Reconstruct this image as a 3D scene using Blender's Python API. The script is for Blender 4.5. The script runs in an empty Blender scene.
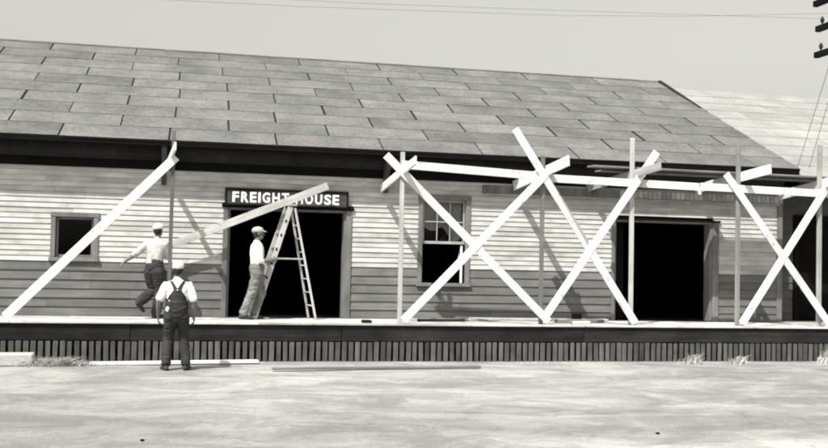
import bpy, bmesh, math, random
from mathutils import Vector, Matrix, noise
from mathutils.bvhtree import BVHTree
random.seed(7)
R = math.radians
V = Vector
scene = bpy.context.scene
C = scene.collection

# ---------------------------------------------------------------- camera
CAM_D, CAM_H = 19.45, 1.80
YAW, PIT, ROLL = 0.2156, 0.0377, 0.0215
PW, PH, F = 828.0, 448.0, 1000.0
fw = V((math.sin(YAW)*math.cos(PIT), math.cos(YAW)*math.cos(PIT), math.sin(PIT)))
r0 = V((math.cos(YAW), -math.sin(YAW), 0)); u0 = r0.cross(fw)
rt = r0*math.cos(ROLL) + u0*math.sin(ROLL); up = -r0*math.sin(ROLL) + u0*math.cos(ROLL)
CP = V((0, -CAM_D, CAM_H))
cam = bpy.data.cameras.new('camera'); camo = bpy.data.objects.new('camera', cam); C.objects.link(camo)
cam.lens = 36.0*F/PW; cam.sensor_width = 36; cam.clip_start = .1; cam.clip_end = 3000
m = Matrix((rt, up, -fw)).transposed().to_4x4(); m.translation = CP
camo.matrix_world = m
scene.camera = camo

# ---------------------------------------------------------------- sky, sun, exposure
LD = V((.95, 1.0, -1.95)).normalized()            # the way the sunlight travels
S = -LD
w = bpy.data.worlds.new('World'); scene.world = w; w.use_nodes = True
nt = w.node_tree; nt.nodes.clear()
sky = nt.nodes.new('ShaderNodeTexSky'); sky.sky_type = 'NISHITA'; sky.sun_disc = False
sky.sun_elevation = math.asin(S.z); sky.sun_rotation = math.atan2(S.x, S.y)
sky.dust_density = 4.0; sky.air_density = 1.3
bw = nt.nodes.new('ShaderNodeSeparateColor')   # blue-sensitive film: the sky records by its blue light
tint = nt.nodes.new('ShaderNodeMix'); tint.data_type = 'RGBA'
tint.blend_type = 'MULTIPLY'; tint.inputs[0].default_value = 1
bg = nt.nodes.new('ShaderNodeBackground'); bg.inputs[1].default_value = 0.125
out = nt.nodes.new('ShaderNodeOutputWorld')
nt.links.new(sky.outputs[0], bw.inputs[0]); nt.links.new(bw.outputs[2], tint.inputs[6])
tint.inputs[7].default_value = (1.0, .978, .915, 1)
nt.links.new(tint.outputs[2], bg.inputs[0]); nt.links.new(bg.outputs[0], out.inputs[0])
sun = bpy.data.lights.new('sun', 'SUN'); sun.energy = 5.0; sun.angle = R(.5); sun.color = (1, .985, .95)
so = bpy.data.objects.new('sun', sun); C.objects.link(so)
so.rotation_euler = LD.to_track_quat('-Z', 'Y').to_euler(); so.location = (-20, -20, 40)
vs = scene.view_settings
vs.view_transform = 'Standard'; vs.look = 'None'; vs.gamma = 1; vs.exposure = 0.45
vs.use_curve_mapping = False
scene.cycles.filter_width = 2.0

# ---------------------------------------------------------------- pixel -> place
def ray(x, y):
    return (fw + rt*((x-PW/2)/F) - up*((y-PH/2)/F)).normalized()
def onY(x, y, Y):
    d = ray(x, y); return CP + d*((Y-CP.y)/d.y)
def onZ(x, y, z):
    d = ray(x, y); return CP + d*((z-CP.z)/d.z)

# ---------------------------------------------------------------- materials (black-and-white print: greys, a touch warm)
MATS = {}
def g4(v): return (v, v*.985, v*.95, 1)
def mat(name, v, rough=.85, var=.1, grain=None, gscale=1.0, gamt=.25, blotch=.2, bscale=1.5, bump=.15, bdist=.004, spots=0., bstretch=(1,1,1)):
    """v base grey; grain (sx,sy,sz) stretched noise; blotch large stains; var per-object change"""
    if name in MATS: return MATS[name]
    M = bpy.data.materials.new(name); M.use_nodes = True; n = M.node_tree; L = n.links
    b = n.nodes['Principled BSDF']; b.inputs['Roughness'].default_value = rough
    b.inputs['Specular IOR Level'].default_value = .25 if v > .03 else .08
    tc = n.nodes.new('ShaderNodeTexCoord')
    oi = n.nodes.new('ShaderNodeObjectInfo')
    def mapped(sc, off=None):
        mp = n.nodes.new('ShaderNodeMapping'); mp.inputs['Scale'].default_value = sc
        L.new(tc.outputs['Object'], mp.inputs['Vector'])
        ad = n.nodes.new('ShaderNodeVectorMath'); ad.operation = 'ADD'
        sc2 = n.nodes.new('ShaderNodeMath'); sc2.operation = 'MULTIPLY'; sc2.inputs[1].default_value = 37.0
        L.new(oi.outputs['Random'], sc2.inputs[0]); L.new(mp.outputs[0], ad.inputs[0]); L.new(sc2.outputs[0], ad.inputs[1])
        return ad.outputs[0]
    def noi(vec, scale, detail=4, rough_=.6):
        t = n.nodes.new('ShaderNodeTexNoise'); t.inputs['Scale'].default_value = scale
        t.inputs['Detail'].default_value = detail; t.inputs['Roughness'].default_value = rough_
        L.new(vec, t.inputs['Vector']); return t.outputs['Fac']
    def rng(s, a, b_, lo=.3, hi=.7):
        t = n.nodes.new('ShaderNodeMapRange'); t.inputs[1].default_value = lo; t.inputs[2].default_value = hi
        t.inputs[3].default_value = a; t.inputs[4].default_value = b_; L.new(s, t.inputs[0]); return t.outputs[0]
    def mul(a, b_):
        t = n.nodes.new('ShaderNodeMath'); t.operation = 'MULTIPLY'
        for i, q in enumerate((a, b_)):
            if isinstance(q, float): t.inputs[i].default_value = q
            else: L.new(q, t.inputs[i])
        return t.outputs[0]
    val = rng(oi.outputs['Random'], v*(1-var), v*(1+var), 0, 1)
    gsrc = noi(mapped(tuple(grain or (6, 6, 6))), gscale, 6, .65)
    val = mul(val, rng(gsrc, 1-gamt, 1+gamt))
    val = mul(val, rng(noi(mapped(bstretch), bscale, 5, .6), 1-blotch, 1+blotch*.6))
    if spots:
        sp = noi(mapped((1, 1, 1)), 9., 2, .5)
        val = mul(val, rng(sp, 1.0, 1-spots, .62, .72))
    mx = n.nodes.new('ShaderNodeMix'); mx.data_type = 'RGBA'; mx.blend_type = 'MULTIPLY'; mx.inputs[0].default_value = 1
    L.new(val, mx.inputs[6]); mx.inputs[7].default_value = (1, .985, .95, 1)
    L.new(mx.outputs[2], b.inputs['Base Color'])
    if bump:
        bp = n.nodes.new('ShaderNodeBump'); bp.inputs['Strength'].default_value = bump; bp.inputs['Distance'].default_value = bdist
        L.new(gsrc, bp.inputs['Height']); L.new(bp.outputs[0], b.inputs['Normal'])
    MATS[name] = M; return M
LONG = (.7, 14, 14)     # wood grain along local x
M_siding = mat('light siding paint', .46, var=.09, grain=(.8, 10, 26), gamt=.12, blotch=.32, bscale=1.6)
M_sidlow = mat('grey siding paint', .138, var=.14, grain=(.8, 10, 22), gamt=.2, blotch=.3, bscale=1.3)
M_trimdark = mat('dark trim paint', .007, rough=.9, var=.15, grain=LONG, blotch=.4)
M_trim = mat('grey trim paint', .17, var=.1, grain=(10, 10, .8), gamt=.2, blotch=.3)
M_frame = mat('sash paint', .33, var=.1, grain=(8, 8, 8), blotch=.2)
M_roof = mat('weathered roll roofing', .135, rough=.95, var=.13, grain=(15, 15, 15), gamt=.3, blotch=.34, bscale=1.1, bump=.4, spots=.18)
M_roofnew = mat('pale roll roofing', .27, rough=.95, var=.09, grain=(15, 15, 15), gamt=.16, blotch=.24, bscale=.9, bump=.25)
M_tar = mat('tarred underlay', .028, rough=.9, var=0.)
M_pine = mat('fresh pine', .67, rough=.7, var=.07, grain=LONG, gamt=.16, blotch=.2, bscale=2.2, spots=.35)
M_polel = mat('pale pole wood', .40, var=.15, grain=LONG, gamt=.25, blotch=.25)
M_pole = mat('weathered pole wood', .16, var=.3, grain=LONG, gamt=.3, blotch=.3)
M_nose = mat('worn deck plank', .48, var=.28, grain=LONG, gamt=.25, blotch=.35, bscale=1.6, spots=.35)
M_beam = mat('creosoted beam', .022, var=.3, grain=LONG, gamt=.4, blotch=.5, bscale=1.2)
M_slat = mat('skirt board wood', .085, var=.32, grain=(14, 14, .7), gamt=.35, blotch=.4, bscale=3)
M_dark = mat('shade black', .006, var=0.)  # near black: the gloom of the unlit inside is put into the colour
M_ladder = mat('ladder wood', .42, var=.2, grain=LONG, gamt=.25, blotch=.3)
M_concrete = mat('concrete', .42, grain=(20, 20, 20), gamt=.15, blotch=.3)
M_letter = mat('white letter paint', .82, var=.04, grain=(30, 30, 30), gamt=.08, blotch=.1)
M_signb = mat('sign panel paint', .06, var=0., grain=LONG, gamt=.3, blotch=.5)
M_sign = mat('sign black paint', .008, var=0., rough=.6, grain=LONG, gamt=.3, blotch=.4)
M_skin = mat('tanned skin', .16, rough=.6, var=0., grain=(20, 20, 20), gamt=.08, blotch=.15, bscale=6, bump=.05)
M_hair = mat('dark hair', .03, rough=.7, var=0., grain=(60, 60, 60), gamt=.4)
M_white = mat('white cotton', .80, var=.04, grain=(40, 40, 40), gamt=.05, blotch=.08, bscale=8, bump=.1)
M_work = mat('pale work shirt', .46, var=.0, grain=(40, 40, 40), gamt=.08, blotch=.25, bscale=6, bump=.1)
M_denim = mat('dark denim', .034, var=.05, grain=(60, 60, 60), gamt=.3, blotch=.35, bscale=7)
M_khaki = mat('faded denim', .20, var=.05, grain=(60, 60, 60), gamt=.2, blotch=.55, bscale=7)
M_shoe = mat('boot leather', .04, rough=.6, var=.1, grain=(30, 30, 30))
M_metal = mat('dull steel', .35, rough=.4, var=0.)
M_straw = mat('dry weeds', .60, var=.1, grain=(20, 20, 20), gamt=.3, blotch=.4, bscale=8)
M_wire = mat('wire', .03, var=0.)
M_stone = mat('pebble', .3, var=.4)

# glass
M_glass = bpy.data.materials.new('window glass'); M_glass.use_nodes = True
gn = M_glass.node_tree; gn.nodes.clear()
go = gn.nodes.new('ShaderNodeOutputMaterial'); gm = gn.nodes.new('ShaderNodeMixShader'); gt = gn.nodes.new('ShaderNodeBsdfTransparent'); gg = gn.nodes.new('ShaderNodeBsdfGlossy'); gf = gn.nodes.new('ShaderNodeFresnel')
gt.inputs[0].default_value = (.8, .8, .78, 1); gg.inputs[1].default_value = .04; gf.inputs[0].default_value = 1.5
gn.links.new(gf.outputs[0], gm.inputs[0]); gn.links.new(gt.outputs[0], gm.inputs[1]); gn.links.new(gg.outputs[0], gm.inputs[2]); gn.links.new(gm.outputs[0], go.inputs[0])
M_cloth = mat('thin curtain', .5, var=.1, grain=(30, 4, 4), gamt=.2)

# ground
def ground_mat():
    M = bpy.data.materials.new('packed pale dirt'); M.use_nodes = True; n = M.node_tree; L = n.links
    b = n.nodes['Principled BSDF']; b.inputs['Roughness'].default_value = .95; b.inputs['Specular IOR Level'].default_value = .15
    tc = n.nodes.new('ShaderNodeTexCoord')
    def N(sc, scale, d, ro=.6, dist=0.):
        mp = n.nodes.new('ShaderNodeMapping'); mp.inputs['Scale'].default_value = sc; mp.inputs['Rotation'].default_value = (0, 0, R(-6))
        L.new(tc.outputs['Object'], mp.inputs[0]); t = n.nodes.new('ShaderNodeTexNoise')
        t.inputs['Scale'].default_value = scale; t.inputs['Detail'].default_value = d; t.inputs['Roughness'].default_value = ro
        t.inputs['Distortion'].default_value = dist
        L.new(mp.outputs[0], t.inputs['Vector']); return t.outputs['Fac']
    def rng(s, a, b_, lo, hi):
        t = n.nodes.new('ShaderNodeMapRange'); t.inputs[1].default_value = lo; t.inputs[2].default_value = hi
        t.inputs[3].default_value = a; t.inputs[4].default_value = b_; L.new(s, t.inputs[0]); return t.outputs[0]
    def mul(a, b_):
        t = n.nodes.new('ShaderNodeMath'); t.operation = 'MULTIPLY'; L.new(a, t.inputs[0]); L.new(b_, t.inputs[1]); return t.outputs[0]
    v = rng(N((.42, .8, 1), .9, 9, .68, .7), .222, .30, .44, .56)           # tracks and damp patches drawn out along the road
    v = mul(v, rng(N((.5, .62, 1), 1.6, 10, .72, 1.2), .86, 1.06, .475, .53))
    v = mul(v, rng(N((.30, .5, 1), .35, 3, .5, .4), .86, 1.1, .4, .6))
    streak = N((.09, 1.6, 1), .9, 8, .62, .5)
    v = mul(v, rng(streak, 1.0, 1.18, .58, .62))
    fine = N((1, 1, 1), 26, 6, .7)
    v = mul(v, rng(fine, .80, 1.20, .3, .7))
    mx = n.nodes.new('ShaderNodeMix'); mx.data_type = 'RGBA'; mx.blend_type = 'MULTIPLY'; mx.inputs[0].default_value = 1
    L.new(v, mx.inputs[6]); mx.inputs[7].default_value = (1, .985, .955, 1); L.new(mx.outputs[2], b.inputs['Base Color'])
    bp = n.nodes.new('ShaderNodeBump'); bp.inputs['Strength'].default_value = .35; bp.inputs['Distance'].default_value = .012
    L.new(fine, bp.inputs['Height']); L.new(bp.outputs[0], b.inputs['Normal'])
    return M
M_ground = ground_mat()

# ---------------------------------------------------------------- mesh helpers
WM = {}                                            # world matrix of every object made here
def link(o, parent, M):
    C.objects.link(o); WM[o] = M
    if parent is not None:
        o.parent = parent; o.matrix_basis = WM[parent].inverted() @ M
    else: o.matrix_basis = M
    return o
def thing(name, label, cat, loc=(0, 0, 0), group=None, rz=0):
    o = bpy.data.objects.new(name, None); o.empty_display_size = .2
    link(o, None, Matrix.Translation(V(loc)) @ Matrix.Rotation(rz, 4, 'Z')); return tag(o, label, cat, group)
def tag(o, label=None, cat=None, group=None, kind=None):
    if label: o['label'] = label
    if cat: o['category'] = cat
    if group: o['group'] = group
    if kind: o['kind'] = kind
    return o
def mesh_obj(name, verts, faces, mt, parent=None, M=None, smooth=False):
    me = bpy.data.meshes.new(name); me.from_pydata([tuple(v) for v in verts], [], faces); me.update()
    if mt: me.materials.append(mt)
    if smooth: me.polygons.foreach_set('use_smooth', [True]*len(me.polygons))
    return link(bpy.data.objects.new(name, me), parent, M or Matrix.Identity(4))
BF = [(0, 3, 2, 1), (4, 5, 6, 7), (0, 1, 5, 4), (1, 2, 6, 5), (2, 3, 7, 6), (3, 0, 4, 7)]
def boxv(x0, x1, y0, y1, z0, z1):
    return [(x0, y0, z0), (x1, y0, z0), (x1, y1, z0), (x0, y1, z0), (x0, y0, z1), (x1, y0, z1), (x1, y1, z1), (x0, y1, z1)]
class MB:
    def __init__(s): s.v = []; s.f = []
    def add(s, v, f):
        k = len(s.v); s.v += [tuple(q) for q in v]; s.f += [tuple(i+k for i in q) for q in f]; return s
    def box(s, *a): return s.add(boxv(*a), BF)
    def build(s, name, mt, parent=None, M=None, smooth=False): return mesh_obj(name, s.v, s.f, mt, parent, M, smooth)
def box(name, x0, x1, y0, y1, z0, z1, mt, parent=None):
    """box with its own origin in the middle so that grain runs with the longest side"""
    c = V(((x0+x1)/2, (y0+y1)/2, (z0+z1)/2)); hx, hy, hz = (x1-x0)/2, (y1-y0)/2, (z1-z0)/2
    return mesh_obj(name, *chamfer(hx, hy, hz), mt, parent, Matrix.Translation(c))
def chamfer(hx, hy, hz, c=None):
    c = min(.006, hx*.3, hy*.3, hz*.3) if c is None else c
    vs_ = []
    for sx in (-1, 1):
        for sy in (-1, 1):
            for sz in (-1, 1):
                vs_ += [(sx*hx, sy*(hy-c), sz*(hz-c)), (sx*(hx-c), sy*hy, sz*(hz-c)), (sx*(hx-c), sy*(hy-c), sz*hz)]
    idx = lambda sx, sy, sz, k: ((sx > 0)*4+(sy > 0)*2+(sz > 0))*3+k
    f = []
    for s in (-1, 1):
        q = [idx(s, -1, -1, 0), idx(s, 1, -1, 0), idx(s, 1, 1, 0), idx(s, -1, 1, 0)]; f.append(q if s > 0 else q[::-1])
        q = [idx(-1, s, -1, 1), idx(-1, s, 1, 1), idx(1, s, 1, 1), idx(1, s, -1, 1)]; f.append(q if s > 0 else q[::-1])
        q = [idx(-1, -1, s, 2), idx(1, -1, s, 2), idx(1, 1, s, 2), idx(-1, 1, s, 2)]; f.append(q if s > 0 else q[::-1])
    for a in (-1, 1):
        for b_ in (-1, 1):
            q = [idx(-1, a, b_, 1), idx(1, a, b_, 1), idx(1, a, b_, 2), idx(-1, a, b_, 2)]; f.append(q if a*b_ < 0 else q[::-1])
            q = [idx(a, -1, b_, 0), idx(a, 1, b_, 0), idx(a, 1, b_, 2), idx(a, -1, b_, 2)]; f.append(q if a*b_ > 0 else q[::-1])
            q = [idx(a, b_, -1, 0), idx(a, b_, 1, 0), idx(a, b_, 1, 1), idx(a, b_, -1, 1)]; f.append(q if a*b_ < 0 else q[::-1])
            for d in (-1, 1):
                q = [idx(a, b_, d, 0), idx(a, b_, d, 1), idx(a, b_, d, 2)]; f.append(q if a*b_*d > 0 else q[::-1])
    return vs_, f
def board(name, p0, p1, wid, thk, nrm, mt, parent=None):
    """a sawn board from p0 to p1; nrm = the way its wide face looks"""
    p0, p1 = V(p0), V(p1); x = (p1-p0).normalized(); nrm = V(nrm)
    y = (nrm - x*nrm.dot(x)).normalized(); z = x.cross(y)
    M = Matrix((x, y, z)).transposed().to_4x4(); M.translation = (p0+p1)/2
    return mesh_obj(name, *chamfer((p1-p0).length/2, thk/2, wid/2), mt, parent, M)
def tube_mesh(mb, pts, rad, side=V((1, 0, 0)), seg=12, cap=3):
    """closed rounded tube; rad items r or (r_side, r_other)"""
    pts = [V(p) for p in pts]; rad = [(q, q) if isinstance(q, (int, float)) else q for q in rad]
    rings = []
    n = len(pts)
    def frame(i):
        t = (pts[min(i+1, n-1)]-pts[max(i-1, 0)]).normalized(); s = V(side)
        if abs(t.dot(s.normalized())) > .93: s = V((0, 1, 0)) if abs(t.y) < .9 else V((0, 0, 1))
        s = (s - t*s.dot(t)).normalized(); return t, s, t.cross(s)
    t, s, b_ = frame(0); r = rad[0]; rm = min(r)
    for k in range(cap, 0, -1):
        a = k/cap*math.pi/2*.97; rings.append((pts[0]-t*rm*math.sin(a), s, b_, (r[0]*math.cos(a), r[1]*math.cos(a))))
    for i in range(n):
        t, s, b_ = frame(i); rings.append((pts[i], s, b_, rad[i]))
    t, s, b_ = frame(n-1); r = rad[-1]; rm = min(r)
    for k in range(1, cap+1):
        a = k/cap*math.pi/2*.97; rings.append((pts[-1]+t*rm*math.sin(a), s, b_, (r[0]*math.cos(a), r[1]*math.cos(a))))
    v = []; f = []
    for c, s, b_, r in rings:
        for j in range(seg):
            a = 2*math.pi*j/seg; v.append(c + s*(r[0]*math.cos(a)) + b_*(r[1]*math.sin(a)))
    for i in range(len(rings)-1):
        for j in range(seg):
            f.append((i*seg+j, i*seg+(j+1) % seg, (i+1)*seg+(j+1) % seg, (i+1)*seg+j))
    f.append(tuple(range(seg))[::-1]); f.append(tuple((len(rings)-1)*seg+j for j in range(seg)))
    mb.add(v, f); return mb
def ellipsoid(mb, c, r, M=None, seg=14, rings=9):
    v = []; f = []; c = V(c); M = M or Matrix.Identity(3)
    for i in range(rings+1):
        th = math.pi*(i/rings*.98+.01)
        for j in range(seg):
            a = 2*math.pi*j/seg
            v.append(c + M @ V((r[0]*math.sin(th)*math.cos(a), r[1]*math.sin(th)*math.sin(a), r[2]*math.cos(th))))
    for i in range(rings):
        for j in range(seg): f.append((i*seg+j, (i+1)*seg+j, (i+1)*seg+(j+1) % seg, i*seg+(j+1) % seg))
    f.append(tuple(range(seg))); f.append(tuple(rings*seg+j for j in range(seg))[::-1])
    mb.add(v, f); return mb

# ---------------------------------------------------------------- ground
GZ = -.02; DECK = .668; DF = -1.62           # dock floor height, dock front
def ground():
    xs = [-900, -300, -100, -50] + [-30+i*.5 for i in range(131)] + [50, 100, 300, 900]
    ys = [-300, -100, -40] + [-24+i*.5 for i in range(50)] + [4, 10, 40, 200, 1500]
    v = []; f = []
    for y in ys:
        for x in xs:
            near = 1 if (-30 <= x <= 35 and -24 <= y <= -1.9) else 0
            v.append((x, y, GZ+near*.022*noise.noise(V((x*.35, y*.7, 0)))))
    n = len(xs)
    for j in range(len(ys)-1):
        for i in range(n-1): f.append((j*n+i, j*n+i+1, (j+1)*n+i+1, (j+1)*n+i))
    o = mesh_obj('ground', v, f, M_ground, smooth=True); tag(o, kind='structure'); return o
ground()

# ---------------------------------------------------------------- freight house
XL, XR = -9.0, 12.42
EY, EZ = -.52, 3.942; RY, RZ = 6.06, 6.92; BY = 12.12
ZF = 3.43; ZS = 1.677
house = thing('freight_house', 'long wooden freight house with grey sheet-covered roof and two-tone clapboard wall', 'building', (1.7, 0, 0))
def opening(x0, x1, y0, y1):
    xc, yc = (x0+x1)/2, (y0+y1)/2
    return [onY(x0, yc, 0).x, onY(x1, yc, 0).x, onY(xc, y1, 0).z, onY(xc, y0, 0).z]
W1 = opening(55.5, 93.5, 217, 257.5)
D1 = opening(227, 345, 209, 319); D1[2] = DECK
W2 = opening(422, 465, 200, 283)
D2 = opening(614, 711.5, 221, 324); D2[2] = DECK
OPEN = [W1, D1, W2, D2]
def cut(z0, z1, pad=.0):
    segs = [(XL, XR)]
    for a, b_, c, d in OPEN:
        if z1 > c+.003 and z0 < d-.003:
            ns = []
            for s, e in segs:
                if b_ <= s or a >= e: ns.append((s, e)); continue
                if a-pad > s: ns.append((s, a-pad))
                if b_+pad < e: ns.append((b_+pad, e))
            segs = ns
    return segs
# sheathing of the front wall, with real openings
mb = MB()
zz = sorted({0.0, EZ-.05} | {o[2] for o in OPEN} | {o[3] for o in OPEN})
for a, b_ in zip(zz, zz[1:]):
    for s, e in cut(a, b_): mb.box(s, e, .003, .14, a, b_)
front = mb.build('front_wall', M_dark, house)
def clap(x0, x1, z0, z1, thick, mt, parent, y0=0., top=.010):
    d = random.uniform(-.0025, .0025); t = random.uniform(-.002, .002)
    l = x1-x0; c = V(((x0+x1)/2, y0, z0))
    v = []
    for x in (-l/2+.0015, l/2-.0015):
        t = random.uniform(-.002, .002)
        v += [(x, 0, t), (x, -thick+d, t), (x, -thick*.82+d, (z1-z0)*.25), (x, -.007, z1-z0+top), (x, 0, z1-z0+top)]
    f = [(0, 1, 2, 3, 4), (9, 8, 7, 6, 5)] + [(i, 5+i, 5+(i+1) % 5, (i+1) % 5) for i in range(5)]
    return mesh_obj('clapboard', v, f, mt, parent, Matrix.Translation(c))
def courses(z0, z1, n, thick, mt, lo, hi):
    h = (z1-z0)/n
    for k in range(n):
        a = z0+k*h; b_ = a+h
        for s, e in cut(a, b_, .012):
            x = s
            first = True
            while x < e-1e-6:
                l = random.uniform(lo, hi) * (random.uniform(.35, 1) if first else 1); first = False
                x2 = x+l
                if e-x2 < .7: x2 = e
                clap(x, x2, a, b_, thick, mt, front); x = x2
courses(DECK+.004, ZS, 6, .030, M_sidlow, 3.2, 5.0)
courses(ZS, ZF+.02, 18, .027, M_siding, 3.6, 5.4)
# base of the wall behind the dock, end walls, back wall, floor and ceiling
box('foundation', XL, XR-.01, -.02, .0, GZ-.05, DECK-.06, M_dark, house)
def gable(name, x, t, mt):
    y0, y1 = .002, BY-.001
    pts = [(y0, 0), (y1, 0), (y1, EZ-.02), (RY, RZ-.12), (y0, EZ+.10)]
    v = [(x, y, z) for y, z in pts] + [(x+t, y, z) for y, z in pts]
    f = [(0, 1, 2, 3, 4), (9, 8, 7, 6, 5)] + [(i, 5+i, 5+(i+1) % 5, (i+1) % 5) for i in range(5)]
    return mesh_obj(name, v, f, mt, house)
gable('end_wall', XL-.14, .14, M_siding); gable('end_wall', XR-.15, .14, M_siding)
gable('inside_blackout', XR-.172, .02, M_dark)  # added black sheet over the pale end wall, keeps the doorway dark
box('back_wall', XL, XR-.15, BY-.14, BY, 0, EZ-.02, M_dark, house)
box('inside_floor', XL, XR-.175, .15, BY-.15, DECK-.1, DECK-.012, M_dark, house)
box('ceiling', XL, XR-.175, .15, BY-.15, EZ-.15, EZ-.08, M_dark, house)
# cornice: frieze, bed moulding, soffit, fascia
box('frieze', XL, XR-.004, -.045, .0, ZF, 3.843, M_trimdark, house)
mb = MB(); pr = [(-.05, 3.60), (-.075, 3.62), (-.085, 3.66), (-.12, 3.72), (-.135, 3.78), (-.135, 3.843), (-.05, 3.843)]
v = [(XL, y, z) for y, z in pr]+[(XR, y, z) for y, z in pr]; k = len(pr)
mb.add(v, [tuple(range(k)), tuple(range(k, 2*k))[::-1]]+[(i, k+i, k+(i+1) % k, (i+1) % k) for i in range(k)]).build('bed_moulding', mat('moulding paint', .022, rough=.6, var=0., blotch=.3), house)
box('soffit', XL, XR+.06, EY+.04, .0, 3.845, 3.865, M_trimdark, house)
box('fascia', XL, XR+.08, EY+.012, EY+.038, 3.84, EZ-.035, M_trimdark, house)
# roof
sl = V((0, RY-EY, RZ-EZ)); SL = sl.length; sd = sl.normalized(); sn = V((0, -sd.z, sd.y))
def slope_slab(name, x0, x1, lo, up_, t, mt, parent, lift=0.):
    lo, up_ = V(lo), V(up_); d = (up_-lo).normalized(); n_ = V((0, -d.z, d.y))
    if n_.z < 0: n_ = -n_
    a = [lo+n_*lift, up_+n_*lift, up_+n_*(lift-t), lo+n_*(lift-t)]
    v = [(x0, p.y, p.z) for p in a]+[(x1, p.y, p.z) for p in a]
    f = [(0, 1, 2, 3), (7, 6, 5, 4), (0, 4, 5, 1), (1, 5, 6, 2), (2, 6, 7, 3), (3, 7, 4, 0)]
    return mesh_obj(name, v, f, mt, parent)
E0 = V((0, EY, EZ)); RG = V((0, RY, RZ))
XE = XR+.10
roof = slope_slab('roof', XL-.1, XE, E0, RG, .05, M_tar, house, -.012)
slope_slab('rear_roof', XL-.1, XE, V((0, BY+.54, EZ)), RG+V((0, .004, 0)), .05, M_roof, house, -.002)
def roof_sheets(parent, x0, x1, drop, rows, wid, phase, mt, gap):
    h = SL/rows
    for k in range(rows):
        ph = phase[k % len(phase)] + random.uniform(-.06, .06)
        n0 = math.floor((x0-ph)/wid)
        x = ph+n0*wid; edges = []
        while x < x1+wid: edges.append(x+random.uniform(-.05, .05)); x += wid
        for a, b_ in zip(edges, edges[1:]):
            a2, b2 = max(a, x0), min(b_, x1)
            if b2-a2 < .1: continue
            gl = random.uniform(*gap)*random.choice((1, 1, 1, 1.7)) if a2 == a else 0
            s0 = k*h+random.uniform(.0, .012) + (-.02 if k == 0 else 0.); s1 = (k+1)*h+.03
            if k == rows-1: s1 = SL
            v = []
            xs_ = [a2+gl*.5, (a2+b2)/2, b2-gl*.5]
            for ii, xx in enumerate(xs_):
                sk = random.uniform(-.018, .018)*(k > 0)
                base = V((xx, EY, EZ-drop))
                jl = random.uniform(.008, .014)
                lo = base+sd*(s0+sk); hi = base+sd*s1
                v += [lo+sn*jl, hi+sn*.003, hi-sn*.003, lo+sn*(jl-.007)]
            f = [(0, 1, 2, 3), (11, 10, 9, 8)]
            for ii in (0, 4):
                f += [(ii+i, ii+4+i, ii+4+(i+1) % 4, ii+(i+1) % 4) for i in range(4)]
            c = V(((a2+b2)/2, EY, EZ))+sd*(k*h)
            mesh_obj('roof_sheet', [q-c for q in v], f, mt, parent, Matrix.Translation(c))
def on_roof(x, y):
    d = ray(x, y); t = (E0-CP).dot(sn)/d.dot(sn); return CP+d*t
pj = on_roof(279, 138).x; pi = on_roof(225, 124).x
print('roof joint phases', pj, pi, 'len', SL)
roof_sheets(roof, XL-.1, XE, 0, 10, 2.0, [pj, pj-1.0], M_roof, (.012, .05))
mb = MB(); tube_mesh(mb, [(XL-.1, RY, RZ+.004), (XE, RY, RZ+.004)], [.035, .035], side=V((0, 1, 0)), seg=8); mb.build('ridge_roll', M_roof, roof)
# barge board on the right-hand gable
slope_slab('barge_board', XE-.035, XE-.005, E0+V((0, .02, -.055)), RG+V((0, 0, -.055)), .14, M_trimdark, house, 0)
# dark strip along the gable edge of the roof
slope_slab('rake_strip', XE-.10, XE+.0, E0+V((0, .3, 0)), RG, .045, M_tar, house, .055)
# corner board
box('corner_board', XR-.13, XR, -.036, -.0, DECK+.002, ZF-.002, M_trim, house)
# eave brackets hanging below the cornice
def bracket(px, py):
    p = onY(px, py, -.3); x = p.x
    pr = [(-.05, 3.842), (-.46, 3.842), (-.46, 3.78), (-.38, 3.62), (-.24, 3.48), (-.17, 3.34), (-.13, 3.22), (-.09, 3.14), (-.05, 3.19)]
    v = [(-.045, y, z) for y, z in pr]+[(.045, y, z) for y, z in pr]; k = len(pr)
    mesh_obj('eave_bracket', v, [tuple(range(k))[::-1], tuple(range(k, 2*k))]+[(i, (i+1) % k, k+(i+1) % k, k+i) for i in range(k)], mat('bracket paint', .06, var=.1), house, Matrix.Translation((x, 0, 0)))
bracket(388, 172); bracket(164, 165)

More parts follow.
